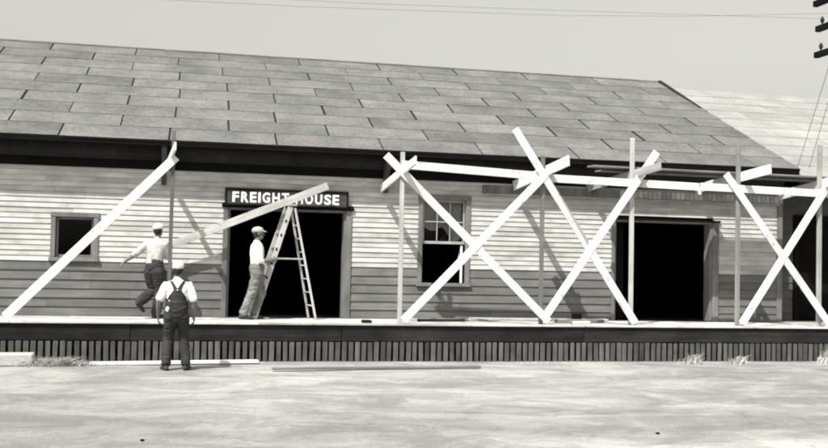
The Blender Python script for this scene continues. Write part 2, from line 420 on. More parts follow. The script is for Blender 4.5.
# windows and doors
def casing(par, o, wl, wr, wt, wb, mt, proud=.045, sill=True, head=None):
    a, b_, c, d = o
    box('casing', a-wl, a, -proud, .02, c, d, mt, par); box('casing', b_, b_+wr, -proud, .02, c, d, mt, par)
    box('casing', a-wl-.01, b_+wr+.01, -proud-.008, .02, d, d+wt, head or mt, par)
    if sill: box('sill', a-wl-.02, b_+wr+.02, -proud-.035, .06, c-wb, c, mt, par)
def sash(name, a, b_, c, d, y, rail, cols, rows, mt, parent, pane=True):
    mb = MB(); mb.box(a, b_, y, y+.035, c, c+rail*1.2).box(a, b_, y, y+.035, d-rail, d)
    mb.box(a, a+rail, y+.001, y+.034, c+rail*1.2, d-rail).box(b_-rail, b_, y+.001, y+.034, c+rail*1.2, d-rail)
    s = mb.build(name, mt, parent)
    return s
def panes(win, a, b_, c, d, y, rail, cols, rows, mt):
    for i in range(1, cols):
        x = a+rail+(b_-a-2*rail)*i/cols; box('muntin', x-.011, x+.011, y+.006, y+.03, c+rail*1.2, d-rail, mt, win)
    for j in range(1, rows):
        z = c+rail+(d-c-2*rail)*j/rows; box('muntin', a+rail, b_-rail, y+.008, y+.028, z-.011, z+.011, mt, win)
    for i in range(cols):
        for j in range(rows):
            x0 = a+rail+(b_-a-2*rail)*i/cols; x1 = a+rail+(b_-a-2*rail)*(i+1)/cols
            z0 = c+rail+(d-c-2*rail)*j/rows; z1 = c+rail+(d-c-2*rail)*(j+1)/rows
            t = random.uniform(-.006, .006); u = random.uniform(-.004, .004)
            mesh_obj('pane', [(x0, y+.016+t, z0), (x1, y+.016-t, z0), (x1, y+.016-t+u, z1), (x0, y+.016+t+u, z1)], [(0, 1, 2, 3)], M_glass, win)
a, b_, c, d = W1
win = sash('window', a, b_, c, d, .045, .045, 1, 1, M_trim, house); panes(win, a, b_, c, d, .045, .045, 1, 1, M_trim)
casing(win, W1, .085, .095, .085, .07, M_trim)
a, b_, c, d = W2; mid = c+(d-c)*.47
win = sash('window', a, b_, mid, d, .03, .045, 3, 2, M_frame, house); panes(win, a, b_, mid, d, .03, .045, 3, 2, M_frame)
casing(win, W2, .09, .10, .09, .07, M_trim)
box('parting_strip', a, a+.02, .03, .10, c, mid, M_frame, win); box('parting_strip', b_-.075, b_-.03, .05, .09, c, mid-.02, M_white, win)
# the lower sash pushed in, leaning, and a rag of curtain pulled across behind it
cv = []
for i in range(9):
    t = i/8
    cv += [(b_-.06-.30*(1-t)**1.7-.004, .12+.012*math.sin(9*t), c+.02+(mid-c-.05)*t), (b_-.06-.30*(1-t)**1.7+.03, .125+.012*math.cos(7*t), c+.02+(mid-c-.05)*t)]
mesh_obj('curtain_edge', cv, [(2*i, 2*i+1, 2*i+3, 2*i+2) for i in range(8)], M_cloth, win)
cv = []
for i in range(13):
    t = i/12; yy = .14+.018*math.sin(t*17)
    lo = mid+(d-mid)*(.12+.34*noise.noise(V((t*3.1, 2, 0)))+.28*(1-t)); cv += [(a+.05+(b_-a-.1)*t, yy+.01, lo), (a+.05+(b_-a-.1)*t, yy, d-.02)]
mesh_obj('curtain', cv, [(2*i, 2*i+2, 2*i+3, 2*i+1) for i in range(12)], M_cloth, win)
# left freight door
def door(o, wl, wr, header):
    a, b_, c, d = o
    mb = MB(); mb.box(a-.001, a+.04, .0, .26, c, d).box(b_-.04, b_+.001, .0, .26, c, d).box(a+.04, b_-.04, .0, .26, d-.04, d)
    fr = mb.build('door_frame', M_trim, house)
    box('casing', a-wl, a, -.05, -.001, c, d, M_trim, fr); box('casing', b_, b_+wr, -.05, -.001, c, d, M_trim, fr)
    box('header', a-wl-.03, b_+wr+.03, -.075, -.001, d, d+header, M_trimdark, fr)
    box('threshold', a, b_, -.03, .15, c-.05, c+.006, M_beam, fr)
    return fr
door(D1, .095, .11, .085)
door(D2, .07, .14, .035)
# sliding-door track and its hood along the wall, over the right-hand door
p0, p1 = onY(482, 188, 0), onY(780, 201, 0)
hz = (p0.z+p1.z)/2
hood = box('door_track_hood', p0.x, p1.x, -.115, -.03, hz-.085, hz+.075, mat('hood boards', .15, var=.15, grain=(9, 9, .6), gamt=.4, blotch=.4), house)
n = 64
for i in range(n):
    x0 = p0.x+(p1.x-p0.x)*i/n; x1 = p0.x+(p1.x-p0.x)*(i+1)/n
    if i >= 28: box('hood_slat', x0+.006, x1-.006, -.128, -.116, hz-.08, hz+.07, mat('lit hood slat', .3, var=.3), hood)  # right-hand slats paler: the stronger light there is put into their colour
box('door_track', p0.x+.05, p1.x-.05, -.09, -.05, hz-.12, hz-.086, M_metal, house)
# sliding door leaf pushed back inside behind the left jamb
a, b_, c, d = D2
box('door_leaf', a-.02, a+.34, .30, .345, c+.01, d-.02, M_trimdark, house)

# ---------------------------------------------------------------- annex with the paler roof
M_annex = mat('shaded annex siding', .10, var=.1, grain=(.8, 10, 22), gamt=.15, blotch=.3)  # pale clapboards darkened: the shade of the recess is put into the colour
AX1 = 30.0; AD = .15; AY = .55
annex = thing('annex', 'paler-roofed lower annex joined to the right end of the freight house', 'building', (21, 1, 0))
aroof = slope_slab('roof', XE+.012, AX1, E0+V((0, 0, -AD)), RG+V((0, 0, -AD)), .05, M_tar, annex, -.012)
slope_slab('rear_roof', XE+.012, AX1, V((0, BY+.54, EZ-AD)), RG+V((0, .004, -AD)), .05, M_roofnew, annex, -.002)
roof_sheets(aroof, XE+.012, AX1, AD, 10, 2.0, [pj+.2, pj-.8], M_roofnew, (.004, .02))
OPEN_MAIN = OPEN
XLm, XRm = XL, XR
XL, XR = XRm+.001, AX1
OPEN = [[XRm+.75, XRm+3.2, DECK, 2.9]]
mb = MB()
for a, b_ in ((0, DECK), (DECK, 2.9), (2.9, 3.75)):
    for s, e in cut(a, b_): mb.box(s, e, AY+.003, AY+.14, a, b_)
awall = mb.build('front_wall', M_dark, annex)
for k in range(6):
    h = (ZS-DECK)/6
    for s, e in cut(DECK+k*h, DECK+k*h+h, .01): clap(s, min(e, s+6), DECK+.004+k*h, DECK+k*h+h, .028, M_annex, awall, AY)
for k in range(20):
    h = .1
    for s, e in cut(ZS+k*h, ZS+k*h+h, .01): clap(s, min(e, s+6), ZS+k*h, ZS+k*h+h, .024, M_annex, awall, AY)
box('corner_post', XRm+.002, XRm+.075, .10, AY-.03, DECK, 3.6, M_trimdark, annex)
a, b_, c, d = OPEN[0]
box('casing', a-.13, a, AY-.06, AY-.0, c, d, M_trimdark, annex); box('casing', a-.13, b_+.13, AY-.065, AY-.0, d, d+.12, M_trimdark, annex)
box('door_leaf', a, b_, AY+.02, AY+.06, c+.01, d, M_trimdark, annex)  # leaf kept black so the recess reads as deep shade
box('soffit', XL+.1, XR, EY+.05, AY-.03, 3.60, 3.62, M_trimdark, annex)
box('fascia', XL+.1, XR, EY+.012, EY+.038, 3.59, EZ-AD-.035, M_trimdark, annex)
box('end_wall', AX1-.14, AX1, AY+.15, BY, 0, EZ-AD-.1, M_siding, annex)
box('back_wall', XL, AX1-.15, BY-.14, BY, 0, EZ-AD-.02, M_siding, annex)
XL, XR = XLm, XRm; OPEN = OPEN_MAIN

# ---------------------------------------------------------------- loading dock
DX0, DX1 = -9.0, 22.0
dock = thing('loading_dock', 'long low wooden loading dock with worn plank edge and vertical skirt boards', 'dock', (5, DF, 0))
# deck planks run along the building; the outermost is the worn pale nosing
rows = 7; yw = (0-.032-(DF))/rows
floor_ = box('deck_frame', DX0, DX1, DF+.14, -.03, .44, DECK-.038, M_dark, dock)
for k in range(rows):
    y0 = DF+k*yw; x = DX0+random.uniform(-.1, -1.5)*0
    first = True
    while x < DX1-.01:
        l = random.uniform(3.4, 5.2)*(random.uniform(.4, 1) if first else 1); first = False
        x2 = min(x+l, DX1); 
        if DX1-x2 < .8: x2 = DX1
        yy = -.032
        yb = (y0+yw-.007) if k < 6 else -.034
        z1 = DECK+random.uniform(-.005, .002)
        if x < XRm and True:
            box('deck_plank', x+.003, x2-.003, y0+random.uniform(-.008, .004)*(k == 0), yb, DECK-.036, z1, M_nose, dock)
        else:
            box('deck_plank', x+.003, x2-.003, y0, yb, DECK-.036, z1, M_nose, dock)
        x = x2
# behind the last plank where the annex wall sets back
box('deck_plank', XRm+.01, DX1, -.028, AY-.03, DECK-.036, DECK-.002, M_nose, dock)
# dark edge beam in lengths, then skirt boards
bt = .634; zb = onY(414, 341.6, DF+.03).z
x = DX0
while x < DX1:
    x2 = min(x+random.uniform(3.6, 5.6), DX1)
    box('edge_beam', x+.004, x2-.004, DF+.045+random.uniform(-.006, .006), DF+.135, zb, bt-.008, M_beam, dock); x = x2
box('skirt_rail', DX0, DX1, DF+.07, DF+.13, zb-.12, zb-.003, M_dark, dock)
box('skirt_void', DX0, DX1, DF+.16, DF+.20, GZ-.05, zb-.004, M_dark, dock)  # black sheet standing in for the shaded hollow under the dock
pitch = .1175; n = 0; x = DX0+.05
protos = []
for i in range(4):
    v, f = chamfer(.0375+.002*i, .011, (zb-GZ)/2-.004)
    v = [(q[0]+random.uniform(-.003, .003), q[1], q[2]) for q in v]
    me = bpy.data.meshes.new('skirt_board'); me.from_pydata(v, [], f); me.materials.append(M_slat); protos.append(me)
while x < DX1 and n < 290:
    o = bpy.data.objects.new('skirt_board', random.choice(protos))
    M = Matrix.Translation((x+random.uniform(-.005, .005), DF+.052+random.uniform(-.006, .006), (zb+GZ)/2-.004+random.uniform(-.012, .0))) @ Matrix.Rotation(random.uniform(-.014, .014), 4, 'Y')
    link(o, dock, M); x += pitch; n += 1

# ---------------------------------------------------------------- sign over the door
sa = onY(225, 196, -.1).x; sb = onY(348.5, 200, -.1).x
sz0 = onY(287, 206.8, -.1).z; sz1 = onY(287, 190, -.1).z
sign = thing('sign', 'black board sign lettered FREIGHT HOUSE in white above the left doorway', 'sign', ((sa+sb)/2, -.1, sz0))
sgb = box('sign_board', sa+.03, sb-.03, -.105, -.03, sz0+.025, sz1-.025, M_signb, sign)
box('frame', sa, sb, -.125, -.03, sz1-.026, sz1, M_sign, sign); box('frame', sa, sb, -.125, -.03, sz0, sz0+.026, M_sign, sign)
box('frame', sa, sa+.031, -.124, -.03, sz0+.026, sz1-.026, M_sign, sign); box('frame', sb-.031, sb, -.124, -.03, sz0+.026, sz1-.026, M_sign, sign)
def glyph(ch):
    cu = bpy.data.curves.new('letter', 'FONT'); cu.body = ch; cu.size = 1; cu.offset = .036; cu.extrude = .0
    cu.resolution_u = 4
    o = bpy.data.objects.new('tmp', cu); C.objects.link(o)
    dg = bpy.context.evaluated_depsgraph_get(); me = bpy.data.meshes.new_from_object(o.evaluated_get(dg))
    bpy.data.objects.remove(o); return me
LZ0 = sz0+.062; LH = sz1-sz0-.124
cen = [235.6, 244.8, 253.2, 259.4, 266.2, 276.0, 285.4, 299.3, 309.0, 318.6, 327.6, 335.8]
wid_ = [6.6, 7.4, 6.6, 2.4, 7.6, 7.4, 7.2, 7.4, 8.0, 7.4, 7.0, 6.6]
for ch, cx, ww in zip('FREIGHTHOUSE', cen, wid_):
    me = glyph(ch); xs = [q.co.x for q in me.vertices]; ys = [q.co.y for q in me.vertices]
    x0, x1, y0, y1 = min(xs), max(xs), min(ys), max(ys)
    X0 = onY(cx-ww/2, 200, -.1).x; X1 = onY(cx+ww/2, 200, -.1).x
    nv = [(X0+(q.co.x-x0)/(x1-x0)*(X1-X0), -.1085, LZ0+(q.co.y-y0)/(y1-y0)*LH) for q in me.vertices]
    mesh_obj('letter', nv, [tuple(p.vertices) for p in me.polygons], M_letter, sgb)

# ---------------------------------------------------------------- scaffold of fresh lumber
PYc = -1.40
def scaffold(label, posts, braces, ledgers, loc):
    s = thing('scaffold', label, 'scaffold', loc)
    info = {}
    for (px, pyt, wpx, mt) in posts:
        X = onY(px, 322, PYc).x; zt = onY(px+2, pyt, PYc).z
        board('post', (X, PYc, DECK+.003), (X+random.uniform(-.01, .01), PYc, zt), wpx/53., .05, (0, -1, 0), mt, s); info[px] = X
    for i, (x0, y0, x1, y1, w_, yo) in enumerate(braces):        # bottom, top
        a = onY(x0, y0, -1.55); t = onY(x1, y1, yo)
        d = (t-a).normalized(); lift = w_/2*abs(d.x)+.002
        if a.z-lift < DECK+.004: a += d*((DECK+.004+lift-a.z)/d.z)
        board('brace', a, t, w_, .028, (0, -1, 0), M_pine, s)
    for (x0, y0, x1, y1, w_) in ledgers:
        board('ledger', onY(x0, y0, -1.439), onY(x1, y1, -1.439), w_, .024, (0, -1, 0), M_pine, s)
    return s, info
PL = []
def putlog(s, px, py, tx, ty, Yt, w_, mt, Yi=-.06):
    a = onY(px, py, PYc); t = onY(tx, ty, Yt)
    d = (t-a)/(Yt-PYc); i = a+d*(Yi-PYc)
    board('putlog', i, t, w_, .035, (1, 0, 0), mt, s); PL.append((a, d, w_))
sc, info = scaffold('long pine scaffold of crossed braces and a rail before window and right doorway',
    [(399.5, 152, 4.4, M_polel), (540.5, 156, 4.2, M_pole), (630.5, 138, 4.6, M_polel), (737, 145, 4.6, mat('grey pole wood', .26, grain=LONG, gamt=.3)), (818.5, 145, 5.2, M_polel)],
    [(552, 325, 386, 155, .148, -1.467), (402, 322, 549, 171, .148, -1.498), (637, 326, 515, 129, .148, -1.467), (543, 320, 657, 152, .148, -1.498),
     (830, 325, 726, 174, .148, -1.467), (740, 327, 829, 184, .155, -1.498)],
    [(402, 164.5, 545, 176.5, .15), (546.5, 178, 699, 187, .15), (700.2, 186.6, 900, 198, .15)], (6.5, PYc, DECK))
for a in [(402.5, 171, 416, 160, -2.15, .16, M_pine), (546, 171, 569, 160.5, -2.25, .20, M_pine), (634, 174, 661, 166, -2.1, .16, mat('old plank', .30, var=.1, grain=LONG, gamt=.3)),
          (741, 177, 771, 169, -2.2, .19, M_pine), (822, 184, 851, 176, -2.2, .19, M_pine)]: putlog(sc, *a)
sl_, _ = scaffold('lone pine scaffold post with one long slanting brace near the small window',
    [(168, 130, 3.4, M_pole)], [(-6, 327, 176, 157, .152, -1.467)], [], (-.45, PYc, DECK))
putlog(sl_, 171.5, 155, 175.5, 146, -2.1, .14, M_pine)
# cleats hanging under the rail
for px in (699, 782):
    p = onY(px, 190, -1.460); board('cleat', p+V((0, 0, .05)), p+V((.02, 0, -.09)), .06, .02, (0, -1, 0), M_pine, sc)
# walking planks lying across the putlogs on the right
def pl_z(i, Y):
    a, d, w_ = PL[i]; q = a+d*(Y-PYc); return q.x, q.z+w_/2
gp = 'walking planks on the scaffold'
for k, (Y, xs, lab) in enumerate([(-.83, 598, 'inner scaffold plank lying across the putlogs under the eave'), (-1.175, 590, 'outer scaffold plank lying across the putlogs over the right doorway')]):
    x1, z1 = pl_z(2, Y); x2, z2 = pl_z(4, Y); xm, zm = pl_z(3, Y)
    sl2 = (z2-z1)/(x2-x1); need = max(0, zm-(z1+sl2*(xm-x1)))
    xs = onY(xs, 175, Y).x; xe = x2+1.2
    o = board('scaffold_plank', (xs, Y, z1+sl2*(xs-x1)+.022+need), (xe, Y, z1+sl2*(xe-x1)+.022+need), .034, .33, (0, 1, 0.03), mat('old scaffold plank', .20, var=.15, grain=LONG, gamt=.3, blotch=.4))
    tag(o, lab, 'plank', gp)
print('putlogs', [(tuple(round(q, 2) for q in pl_z(i, -1.0))) for i in range(5)])

# ---------------------------------------------------------------- loose boards and clutter
def lie(name, label, x0, y0, x1, y1, z, w_, t, mt, grp=None, cat='board'):
    a, b_ = onZ(x0, y0, z), onZ(x1, y1, z)
    o = board(name, a+V((0, 0, t/2+.002)), b_+V((0, 0, t/2+.002)), t, w_, (0, 1, 0), mt); return tag(o, label, cat, grp)
lie('loose_board', 'bright fresh board lying on the ground behind the overalled man', 90, 365.2, 258, 362.8, GZ+.015, .14, .05, M_pine)
lie('loose_board', 'dull grey timber lying on the ground before the left doorway', 272, 370, 480, 368, GZ+.012, .09, .04, mat('grey timber', .16, var=.1, grain=LONG, gamt=.3))
def deckboard(label, x0, x1, Y, z, w_, t, mt, sk=0.):
    a = onY(x0, 322, Y).x; b_ = onY(x1, 322, Y).x
    o = board('loose_board', (a, Y, DECK+.003+z+t/2), (b_, Y+sk, DECK+.003+z+t/2), t, w_, (0, 1, 0), mt); return tag(o, label, 'board')
deckboard('long pale board lying on the dock below the sash window', 408, 500, -.55, 0, .16, .035, M_nose, .1)
deckboard('dark short plank lying on the dock right of the left doorway', 362, 371, -1.4, 0, .2, .05, M_beam)
deckboard('pale plank lying along the wall foot left of the right doorway', 470, 606, -.25, 0, .18, .045, M_nose, -.05)
deckboard('narrow dark strip lying on the dock under the sash window', 418, 466, -.9, 0, .09, .05, M_beam, .12)
deckboard('fresh short offcut lying on the dock edge between the crossed braces', 572, 590, -1.25, 0, .14, .05, M_pine, .08)
deckboard('grey plank lying on the dock just left of the right doorway', 556, 604, -.85, 0, .2, .06, mat('grey timber', .16), .1)
o = box('tool_box', onY(573, 318, -.45).x, onY(580, 318, -.45).x, -.55, -.36, DECK+.003, DECK+.16, M_trimdark)
tag(o, 'small dark box standing on the dock against the wall beside the right doorway', 'box')
# concrete block at the far left
p = onZ(4, 367, GZ)
mb = MB(); v, f = chamfer(.42, .16, .10, .02); 
v = [(q[0]+.012*noise.noise(V(q)*9), q[1]+.012*noise.noise(V(q)*7+V((3, 0, 0))), q[2]+.01*noise.noise(V(q)*8+V((0, 5, 0)))) for q in v]
o = mesh_obj('concrete_block', v, f, M_concrete, None, Matrix.Translation((p.x+.0, p.y+.16, GZ+.105)) @ Matrix.Rotation(.05, 4, 'Z'))
tag(o, 'rough concrete block on the ground by the dock at the left edge', 'block')
# dry weeds
def weeds(label, x0, x1, y, n_, h, sp):
    a, b_ = onZ(x0, y, GZ), onZ(x1, y, GZ)
    c = (a+b_)/2; c.y = min(c.y, DF-.06); mb = MB()
    for i in range(n_):
        t = random.gauss(.5, .24); bx_ = V((a.x+(b_.x-a.x)*t, c.y-abs(random.gauss(0, .10)), 0))-V((c.x, c.y, 0))
        hh = h*random.uniform(.3, 1.0)*(1-.5*abs(t-.5)*2 if abs(t-.5) < .5 else .4); ang = random.uniform(0, 6.28); ln = random.uniform(.2, 1.3)*hh*sp
        dx, dy = math.cos(ang)*ln, -abs(math.sin(ang))*ln*.6; wd = random.uniform(.004, .009); s_ = V((-math.sin(ang), math.cos(ang), 0))*wd
        p0, p1, p2 = bx_, bx_+V((dx*.4, dy*.4, hh*.65)), bx_+V((dx, dy, hh*random.uniform(.7, 1)))
        mb.add([p0-s_, p0+s_, p1+s_*.7, p1-s_*.7, p2], [(0, 1, 2, 3), (3, 2, 4)])
    o = mb.build('dry_weeds', M_straw, None, Matrix.Translation((c.x, c.y, GZ-.005))); tag(o, label, 'weeds', 'dry weeds along the dock foot')
weeds('wide low mat of dry weeds by the dock foot beside the concrete block', 22, 96, 366, 800, .24, 1.8)
weeds('pale weed clump at the dock foot below the right doorway', 680, 700, 363.5, 150, .30, .9)
weeds('bushier weed clump at the dock foot right of the right doorway', 724, 748, 363.5, 170, .24, 1.1)
weeds('tall weeds at the dock foot at the right edge', 816, 836, 362.5, 170, .46, .6)
weeds('sparse thin fringe of grass tips along the middle of the dock foot', 480, 600, 362.8, 110, .07, 1.)

# ---------------------------------------------------------------- stepladder
LY = -.32
def stepladder():
    ap = onY(290.5, 206, LY)
    fl = onY(251, 319, LY); fr_ = onY(312, 319, LY)
    t = thing('stepladder', 'tall wooden stepladder standing open in the left doorway', 'ladder', ((fl.x+fr_.x)/2, LY, DECK))
    yw_ = V((.16, -1, 0)).normalized()          # ladder's own width direction, towards the viewer
    z0 = DECK+.004
    topw, botw = .16, .27
    A = V((ap.x, LY, ap.z)); FL = V((fl.x, LY, z0)); FR = V((fr_.x, LY, z0))
    along = (A-FL).normalized()
    nx = V((1, 0, 0))
    for s in (-1, 1):
        board('rail', FL+yw_*botw*s, A+yw_*topw*s+V((-.03, 0, -.02)), .095, .028, yw_, M_ladder, t)
        board('rear_rail', FR+yw_*botw*.95*s, A+yw_*topw*.9*s+V((.05, 0, -.04)), .042, .03, yw_, M_ladder, t)
    for k in range(1, 8):
        u = k/8; c = FL.lerp(A, u); hw = botw+(topw-botw)*u
        board('step', c-yw_*(hw-.012), c+yw_*(hw-.012), .10, .025, (0, 0, 1), mat('step wood', .2, var=.2), t)
        board('step_end', c+yw_*(hw+.014)+V((-.038, 0, -.03)), c+yw_*(hw+.022)+V((-.038, 0, -.03)), .035, .05, (0, 0, 1), M_trimdark, t)
    for k in range(1, 8):
        u = k/8.3; c = FR.lerp(A+V((.05, 0, -.04)), u); hw = (botw+(topw-botw)*u)*.93
        board('rung', c-yw_*hw, c+yw_*hw, .03, .022, (0, 0, 1), M_ladder, t)
    board('top_cap', A-yw_*(topw+.03)+V((0, 0, .01)), A+yw_*(topw+.03)+V((0, 0, .01)), .17, .03, (0, 0, 1), M_ladder, t)
    u = .53
    for s in (-1, 1):
        hw = botw+(topw-botw)*u
        board('spreader', FL.lerp(A, u)+yw_*(hw+.02)*s, FR.lerp(A, u)+yw_*(hw*.93+.02)*s, .03, .012, yw_, M_metal, t)
    return A
LA = stepladder()

# ---------------------------------------------------------------- the plank being carried
PKY = -.27
pl_a = onY(151, 252.7, PKY); pl_b = onY(328, 186, PKY-.06)
o = board('carried_plank', pl_a, pl_b, .145, .045, (0, -1, 0), mat('used plank', .42, var=0., grain=LONG, gamt=.25, blotch=.25, bscale=1.4, spots=.2))
tag(o, 'long plank slanting up from the carrying worker across the ladder top and sign', 'plank')
def on_plank(px): 
    t = (px-151)/(328-151); return pl_a.lerp(pl_b, t)

# ---------------------------------------------------------------- people
DGT = {}
def remesh(mb, name, mt, parent, M, vox, smooth=4, fold=None):
    me = bpy.data.meshes.new('tmp'); me.from_pydata(mb.v, [], mb.f); me.update()
    bm = bmesh.new(); bm.from_mesh(me); bmesh.ops.recalc_face_normals(bm, faces=bm.faces); bm.to_mesh(me); bm.free()
    o = bpy.data.objects.new('tmp', me); C.objects.link(o)
    md = o.modifiers.new('r', 'REMESH'); md.mode = 'VOXEL'; md.voxel_size = vox
    if smooth:
        sm = o.modifiers.new('s', 'SMOOTH'); sm.factor = .5; sm.iterations = smooth
    dg = bpy.context.evaluated_depsgraph_get(); dg.update()
    r = bpy.data.meshes.new_from_object(o.evaluated_get(dg)); bpy.data.objects.remove(o)
    if fold:
        nv = r.vertices; ns = [v.normal.copy() for v in nv]
        for v, n_ in zip(nv, ns): v.co += n_*fold(v.co)
    r.name = name; r.materials.clear(); r.materials.append(mt)
    r.polygons.foreach_set('use_smooth', [True]*len(r.polygons))
    return link(bpy.data.objects.new(name, r), parent, M)
def ik(a, t, l1, l2, pole):
    a, t = V(a), V(t); d = t-a; D_ = min(d.length, (l1+l2)*.998); d.normalize()
    x = (l1*l1-l2*l2+D_*D_)/(2*D_); h = math.sqrt(max(0, l1*l1-x*x)); p = V(pole); p = (p-d*p.dot(d)).normalized()
    return a+d*x+p*h, a+d*D_
def hand(mb, wr, d, n_, sgn, curl):
    d = V(d).normalized(); n_ = V(n_); n_ = (n_-d*n_.dot(d)).normalized(); s = d.cross(n_)*sgn      # s points to the thumb side
    tube_mesh(mb, [wr, wr+d*.035, wr+d*.085], [(.026, .018), (.036, .016), (.040, .013)], side=s)
    for i, L_ in enumerate((.92, 1.0, .95, .76)):
        b_ = wr+d*.085+s*(.029-.0195*i); ang = 0; pts = [b_-d*.02, b_]
        for k, sg in enumerate((.042, .027, .021)):
            ang += curl*(.7+.3*k); pts.append(pts[-1]+(d*math.cos(ang)+n_*math.sin(ang))*sg*L_)
        tube_mesh(mb, pts, [.0085, .009, .0085, .008, .007], side=s, seg=8, cap=2)
    b_ = wr+d*.025+s*.028; td = (d*.7+s*.6+n_*.35).normalized()
    td2 = (d*.85+s*.15+n_*.5).normalized()
    tube_mesh(mb, [b_, b_+td*.04, b_+td*.04+td2*.035], [.013, .011, .008], side=n_, seg=8, cap=2)
def foldfn(amp, sx, seed, vert=False):
    def f(co):
        p = V((co.x*sx, co.y*sx, co.z*sx*(1.0 if vert else 2.0)))+V((seed, 0, 0))
        a = noise.noise(p); b2 = noise.noise(p*2.3+V((5, 5, 5)))
        return amp*((1-abs(a)*2)*.7+b2*.5)
    return f
def person(label, loc, yaw, sc_, P):
    t = bpy.data.objects.new('person', None); t.empty_display_size = .2
    base = Matrix.Translation(V(loc)) @ Matrix.Rotation(yaw, 4, 'Z') @ Matrix.Scale(sc_, 4)
    link(t, None, Matrix.Translation(V(loc))); tag(t, label, 'person', 'men at work on the freight house')
    inv = base.inverted()
    ln = P.get('lean', V((0, 0, 0)))                      # shift of the shoulders relative to the pelvis
    pv = V(P.get('pelvis', (0, 0, .94)))
    def spine(u):                                        # u 0 pelvis .. 1 neck base
        return pv+V((0, 0, .52*u))+ln*(max(0., u)**1.3)
    neck = spine(1.0)
    sr = P.get('turn', 0.)                                # shoulder turn
    ca, sa_ = math.cos(sr), math.sin(sr)
    sx_ = V((ca, sa_, 0))
    sh = {k: spine(.85)+sx_*(.175*s) for k, s in (('L', -1), ('R', 1))}
    hp = {k: pv+V((.092*s, 0, -.03)) for k, s in (('L', -1), ('R', 1))}
    el, wr, kn, an = {}, {}, {}, {}
    for k in 'LR':
        tgt = P['hand'+k]; tgt = inv @ V(tgt) if P.get('world'+k) else V(tgt)
        el[k], wr[k] = ik(sh[k], tgt, .29, .255, P.get('epole'+k, (.4 if k == 'R' else -.4, -1, -.3)))
        kn[k], an[k] = ik(hp[k], V(P['foot'+k])+V((0, 0, .085)), .43, .42, P.get('kpole'+k, (0, 1, 0)))
    fd = {k: V(P.get('fdir'+k, (.12*(1 if k == 'R' else -1), 1, 0))).normalized() for k in 'LR'}
    hy, hpitch = P.get('heady', 0.), P.get('headp', 0.)
    HM = Matrix.Rotation(hy, 3, 'Z') @ Matrix.Rotation(hpitch, 3, 'X')
    hc = neck+V((0, .01, .075))+HM @ V((0, .02, .085))
    # ---- body: one continuous surface
    mb = MB()
    tors = [(-.02, (.13, .10)), (.06, (.15, .108)), (.26, (.130, .092)), (.55, (.150, .108)), (.78, (.160, .105)), (.93, (.125, .085)), (1.0, (.07, .06))]
    tube_mesh(mb, [spine(u) for u, _ in tors], [r for _, r in tors], side=sx_, seg=20)
    tube_mesh(mb, [spine(.95), neck+V((0, .01, .06)), hc+HM @ V((0, -.02, -.05))], [.065, .055, .055])
    ellipsoid(mb, hc+HM @ V((0, -.005, .02)), (.075, .095, .098), HM)
    ellipsoid(mb, hc+HM @ V((0, .03, -.055)), (.056, .062, .06), HM)
    tube_mesh(mb, [hc+HM @ V((0, .088, .02)), hc+HM @ V((0, .108, -.02))], [.009, .014], seg=8)
    tube_mesh(mb, [hc+HM @ V((-.02, .088, -.062)), hc+HM @ V((.02, .088, -.062))], [.009, .009], side=V((0, 0, 1)), seg=8)
    for s in (-1, 1): ellipsoid(mb, hc+HM @ V((s*.078, -.008, -.004)), (.010, .020, .032), HM, seg=8, rings=6)
    for k in 'LR':
        s = 1 if k == 'R' else -1
        tube_mesh(mb, [spine(.85)+sx_*(.09*s), sh[k], sh[k].lerp(el[k], .5), el[k], el[k].lerp(wr[k], .35), wr[k]], [.06, .058, .052, .043, .046, .030])
        hd = P.get('hdir'+k); hd = V(hd) if hd else (wr[k]-el[k]).normalized()
        hn = P.get('hn'+k, (-s, 0, 0)); hand(mb, wr[k], hd, hn, P.get('hs'+k, s), P.get('curl'+k, .35))
        tube_mesh(mb, [pv+V((.05*s, 0, 0)), hp[k], hp[k].lerp(kn[k], .5), kn[k], kn[k].lerp(an[k], .35), an[k]], [.09, .088, .076, .056, .056, .037])
        tube_mesh(mb, [an[k]-fd[k]*.045+V((0, 0, -.05)), an[k]+fd[k]*.06+V((0, 0, -.045)), an[k]+fd[k]*.16+V((0, 0, -.058))], [(.033, .03), (.04, .032), (.036, .02)])
        tube_mesh(mb, [an[k], an[k]+V((0, 0, -.05))], [.037, .035])
    remesh(mb, 'body', M_skin, t, base, .0065, 3)
    for s in (-1, 1):
        e = MB(); ellipsoid(e, hc+HM @ V((s*.03, .080, .022)), (.014, .010, .009), HM, 8, 6); e.build('eye', M_hair, t, base, True)
    # ---- hair, cap
    mb = MB(); ellipsoid(mb, hc+HM @ V((0, -.022, .012)), (.081, .088, .092), HM); ellipsoid(mb, hc+HM @ V((0, -.055, -.035)), (.06, .045, .05), HM)
    remesh(mb, 'hair', M_hair, t, base, .01, 2, foldfn(.004, 14, 3))
    mb = MB(); ct = P.get('captilt', 0.); CM = HM @ Matrix.Rotation(ct, 3, 'X')
    ellipsoid(mb, hc+CM @ V((0, -.012, .066)), (.092, .112, .072), CM)
    ellipsoid(mb, hc+CM @ V((0, -.012, .045)), (.090, .110, .035), CM)
    ellipsoid(mb, hc+CM @ V((0, .100, .045)), (.070, .075, .010), CM @ Matrix.Rotation(-.25, 3, 'X'))
    remesh(mb, 'cap', P['cap'], t, base, .008, 2, foldfn(.005, 12, 9))
    # ---- shirt
    mb = MB(); g = .020
    tors = [(P.get('hem', .0), (.158, .125)), (.14, (.160, .124)), (.26, (.156, .118)), (.55, (.172, .130)), (.78, (.180, .125)), (.92, (.135, .10)), (.985, (.078, .070))]
    tube_mesh(mb, [spine(u) for u, _ in tors], [r for _, r in tors], side=sx_, seg=20, cap=2)
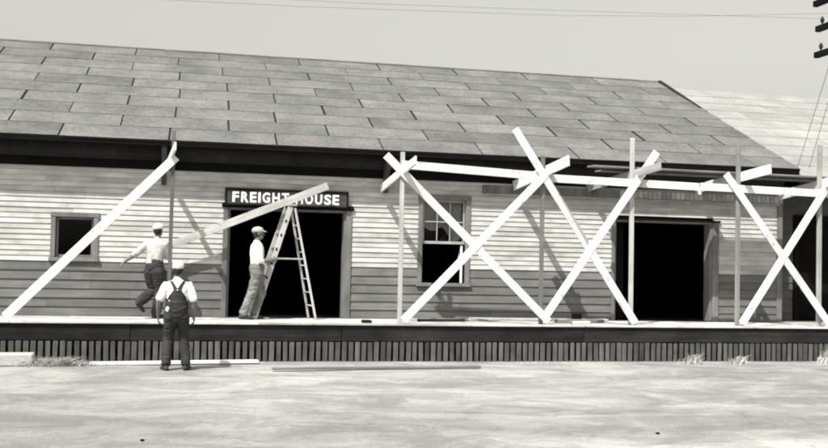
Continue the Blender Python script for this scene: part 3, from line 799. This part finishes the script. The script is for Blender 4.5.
    for k in 'LR':
        s = 1 if k == 'R' else -1
        se = P.get('sleeve', .8)
        pts = [spine(.84)+sx_*(.09*s), sh[k], sh[k].lerp(el[k], .5)]; rd = [.080, .068, .070]
        if se <= 1: pts.append(sh[k].lerp(el[k], se)); rd.append(.066)
        else: pts += [el[k], el[k].lerp(wr[k], se-1)]; rd += [.060, .05]
        tube_mesh(mb, pts, rd, cap=1)
    shirt = remesh(mb, 'shirt', P['shirt'], t, base, .012, 3, foldfn(.009, 9, P.get('seed', 0), True))
    # ---- trousers
    mb = MB()
    tube_mesh(mb, [spine(P.get('waist', .20)), spine(.06), pv+V((0, 0, -.05))], [(.163, .128), (.178, .14), (.16, .125)], side=V((1, 0, 0)), seg=20, cap=2)
    for k in 'LR':
        s = 1 if k == 'R' else -1
        lw = P.get('legw', 1.)
        tube_mesh(mb, [pv+V((.06*s, 0, -.01)), hp[k]+V((0, 0, -.04)), hp[k].lerp(kn[k], .55), kn[k], kn[k].lerp(an[k], .5), kn[k].lerp(an[k], .97)],
                  [.115, .116*lw, .100*lw, .086*lw, .084*lw, .080*lw], cap=1)
    remesh(mb, 'trousers', P['trousers'], t, base, .012, 3, foldfn(.013, 8, 4+P.get('seed', 0)))
    # ---- boots
    for k in 'LR':
        mb = MB()
        tube_mesh(mb, [an[k]-fd[k]*.05+V((0, 0, -.046)), an[k]+fd[k]*.06+V((0, 0, -.042)), an[k]+fd[k]*.17+V((0, 0, -.054))], [(.042, .038), (.050, .042), (.045, .030)], side=fd[k].cross(V((0, 0, 1))))
        tube_mesh(mb, [an[k]+V((0, 0, .04)), an[k]+V((0, 0, -.04))], [.052, .046])
        remesh(mb, 'boot', M_shoe, t, base, .01, 2)
    return dict(t=t, base=base, shirt=shirt, spine=spine, sx=sx_, hc=hc)
def on_shirt(pp, strips, name, mt, off=.010):
    """cloth bands laid on the shirt: each strip is a list of (x, z_up_spine, half width) on the back (dir -1) or front (+1)"""
    me = pp['shirt'].data; bv = BVHTree.FromPolygons([v.co for v in me.vertices], [tuple(p.vertices) for p in me.polygons])
    for direc, pts, nm in strips:
        v = []; f = []; nc = 7
        for (x, u, hw) in pts:
            c = pp['spine'](u)
            for j in range(nc):
                xx = x+hw*(2*j/(nc-1)-1)
                h = bv.ray_cast(c+V((xx, direc*.5, 0)), V((0, -direc, 0)))
                q = (h[0]+h[1]*off) if h[0] else c+V((xx, direc*.05, .03))
                v.append(q)
        n_ = len(pts)
        for i in range(n_-1):
            for j in range(nc-1): f.append((i*nc+j, i*nc+j+1, (i+1)*nc+j+1, (i+1)*nc+j))
        # give the cloth thickness
        k = len(v); v2 = [q+V((0, direc*-.008, 0)) for q in v]
        f2 = [tuple(i+k for i in q[::-1]) for q in f]
        rim = []
        idx = [j for j in range(nc)]+[i*nc+nc-1 for i in range(1, n_)]+[(n_-1)*nc+j for j in range(nc-2, -1, -1)]+[i*nc for i in range(n_-2, 0, -1)]
        for a, b_ in zip(idx, idx[1:]+idx[:1]): rim.append((a, b_, b_+k, a+k))
        mesh_obj(nm, v+v2, f+f2+rim, mt, pp['t'], pp['base'], True)

# the man on the ground, back to us, in bib overalls
p = onZ(175, 370.6, GZ)
w2 = person('man in dark bib overalls and white shirt standing on the ground, back turned', (p.x, p.y, GZ+.004), 0.02, 1.0,
    dict(pelvis=(0.0, 0, .925), handL=(-.285, .06, .87), handR=(.275, .08, .86), epoleL=(-.6, -1, 0), epoleR=(.6, -1, 0), footL=(-.150, -.02, 0), footR=(.165, .02, 0),
         fdirL=(-.3, 1, 0), fdirR=(.32, 1, 0), cap=M_white, shirt=M_white, trousers=M_denim, sleeve=.9, waist=.34, hem=.1, legw=.92, headp=.12, heady=-.1, seed=1,
         hnL=(1, 0, 0), hnR=(-1, 0, 0), curlL=.4, curlR=.4))
dn = M_denim
on_shirt(w2, [
    (-1, [(0, .30, .155), (0, .40, .145), (0, .50, .125), (0, .60, .09), (0, .69, .055)], 'back_panel'),
    (-1, [(0.012, .64, .036), (.036, .75, .030), (.062, .84, .028), (.085, .91, .026), (.098, .955, .024)], 'strap'),
    (-1, [(-.012, .64, .036), (-.036, .75, .030), (-.062, .84, .028), (-.085, .91, .026), (-.098, .955, .024)], 'strap'),
    (1, [(0, .30, .155), (0, .45, .14), (0, .6, .115), (0, .75, .105)], 'bib'),
    (1, [(.09, .74, .02), (.095, .84, .02), (.098, .95, .02)], 'strap'), (1, [(-.09, .74, .02), (-.095, .84, .02), (-.098, .95, .02)], 'strap')], '', dn)
def blob(pp, name, c, r, mt):
    mb = MB(); ellipsoid(mb, c, r, None, 10, 7); mb.build(name, mt, pp['t'], pp['base'], True)
s2 = w2['spine']
blob(w2, 'strap_button', s2(.69)+V((0, -.148, 0)), (.016, .010, .016), M_metal)
blob(w2, 'handkerchief', s2(.10)+V((-.145, -.09, .0)), (.032, .022, .045), M_white)

# the man at the ladder
p = onZ(247, 319.6, DECK)
FX = onY(247, 319, -.62).x
w3 = person('man in white shirt and cap steadying the stepladder in the left doorway', (FX, -.66, DECK+.006), -R(84), .985,
    dict(pelvis=(0.0, .16, .925), lean=V((0, -.015, 0)), handL=(-.06, .40, 1.10), handR=(.16, .42, 1.12), epoleR=(.5, -1, -.6), epoleL=(-.5, -1, -.6),
         footL=(-.10, .13, 0), footR=(.10, -.10, 0), fdirL=(-.1, 1, 0), fdirR=(.15, 1, 0), cap=M_work, shirt=M_white, trousers=M_khaki, sleeve=1.2, seed=5, hem=.10, headp=.06,
         hnL=(1, 0, 0), hnR=(-1, 0, 0), curlL=.7, curlR=.7, legw=.98))

# the man carrying the plank
X1 = onY(150, 318, -.62).x
hl = onY(124, 262, -.75); hr = on_plank(164)+V((0, -.065, -.06))
w1 = person('man in pale shirt and dark trousers carrying the long plank on the dock', (X1, -.64, DECK+.006), -R(38), .985,
    dict(pelvis=(0.02, .06, .94), lean=V((.02, .03, 0)), turn=.25, worldL=True, worldR=True, handL=hl, handR=hr, epoleL=(-.3, -.6, -1), epoleR=(.8, -.5, -.8),
         footL=(-.11, -.19, .20), footR=(.06, .08, 0), fdirL=(-.05, .75, -.55), fdirR=(.1, 1, 0), kpoleL=(0, 1, .1), cap=M_white, shirt=M_work, trousers=M_denim,
         sleeve=1.35, seed=9, hem=.10, heady=.2, headp=.05, hnL=(.4, .9, .3), hnR=(.4, .9, .5), curlL=.55, curlR=.55, legw=1.12))

# ---------------------------------------------------------------- utility pole, cross-arms, wires
def utility_pole(x, y, label):
    t = thing('utility_pole', label, 'utility pole', (x, y, 0))
    return t
ty = -2.5
tips = [onY(815.0, 4.5, ty), onY(817.2, 29.5, ty), onY(815.8, 55.5, ty)]
PX = sum(q.x for q in tips)/3; PY_ = ty-1.15
up_ = utility_pole(PX, PY_, 'utility pole with three cross-arms reaching in at the upper right corner')
mb = MB(); hz_ = tips[0].z+.5
for i in range(2): pass
tube_mesh(mb, [(PX, PY_, -.3), (PX, PY_, hz_*.5), (PX, PY_, hz_)], [.15, .125, .10], seg=14); mb.build('shaft', mat('pole wood', .06, var=0., grain=(9, 9, .5), gamt=.4), up_)
ins = []
for q in tips:
    arm = box('cross_arm', q.x-.05, q.x+.05, PY_-1.15, ty, q.z-.055, q.z+.055, M_trimdark, up_)
    for dy in (-.16, -.62, -1.68, -2.14):
        mb = MB(); tube_mesh(mb, [(q.x, ty+dy, q.z+.05), (q.x, ty+dy, q.z+.12)], [.014, .014], seg=8)
        tube_mesh(mb, [(q.x, ty+dy, q.z+.12), (q.x, ty+dy, q.z+.15), (q.x, ty+dy, q.z+.19)], [.034, .04, .024], seg=10)
        mb.build('insulator', mat('insulator glass', .03, rough=.2, var=0.), arm, None, True); ins.append(V((q.x, ty+dy, q.z+.17)))
def wire(name, label, pts, r=.004, grp='overhead wires'):
    mb = MB(); tube_mesh(mb, pts, [r]*len(pts), side=V((0, 1, 0)), seg=5, cap=1); o = mb.build(name, M_wire); return tag(o, label, 'wire', grp)
for (i, a, b_) in ((4, (354, 3), (520, 9)), (5, (300, 6.5), (560, 15.5))):
    e = ins[i]; Yw = e.y
    q1, q2 = onY(*a, Yw), onY(*b_, Yw)
    sl3 = (q2.z-q1.z)/(q2.x-q1.x)
    xe = -45.0; ze = q1.z+sl3*(xe-q1.x)+.5
    wire('overhead_wire', ['upper faint wire crossing the sky above the roof', 'lower faint wire crossing the sky above the roof'][i-4], [(xe, Yw, ze), (q1.x-5, Yw, q1.z-5*sl3+.08), q1, q2, (q2.x+2.5, Yw, q2.z+2.5*sl3+(e.z-(q2.z+sl3*(e.x-q2.x)))*.3), e], .0022)
    END = (xe, Yw, ze)
# service drop from the pole to the eave of the annex
for k, (ax, ay) in enumerate(((797.5, 167), (809, 168))):
    e = onY(ax, ay, EY-.02); s = V((PX, PY_, hz_-.25-.5*k))
    wire('service_wire', ['left of two thin wires dropping to the annex eave', 'right of two thin wires dropping to the annex eave'][k], [s, s.lerp(e, .5)+V((0, 0, -.08)), e], .005, 'service wires to the eave')

# pebbles scattered on the dirt
for i, (x, y, s) in enumerate([(142, 441, .022), (658, 434, .024), (554, 417, .02), (785, 422, .02)]):
    p = onZ(x, y, GZ); mb = MB(); ellipsoid(mb, (0, 0, 0), (s, s*.8, s*.6), None, 9, 6)
    mb.v = [tuple(V(q)*(1+.25*noise.noise(V(q)*30+V((i, 0, 0))))) for q in mb.v]
    o = mb.build('pebble', M_stone if i > 1 else M_dark, None, Matrix.Translation((p.x, p.y, GZ+s*.35)), False)
    tag(o, ['small black stone on the dirt at the lower left', 'small black stone on the dirt at the lower right', 'tiny pale pebble on the dirt left of the lower right stone', 'tiny pale pebble on the dirt near the right edge'][i], 'pebble', 'stones on the dirt')
print('objects', len(bpy.data.objects))
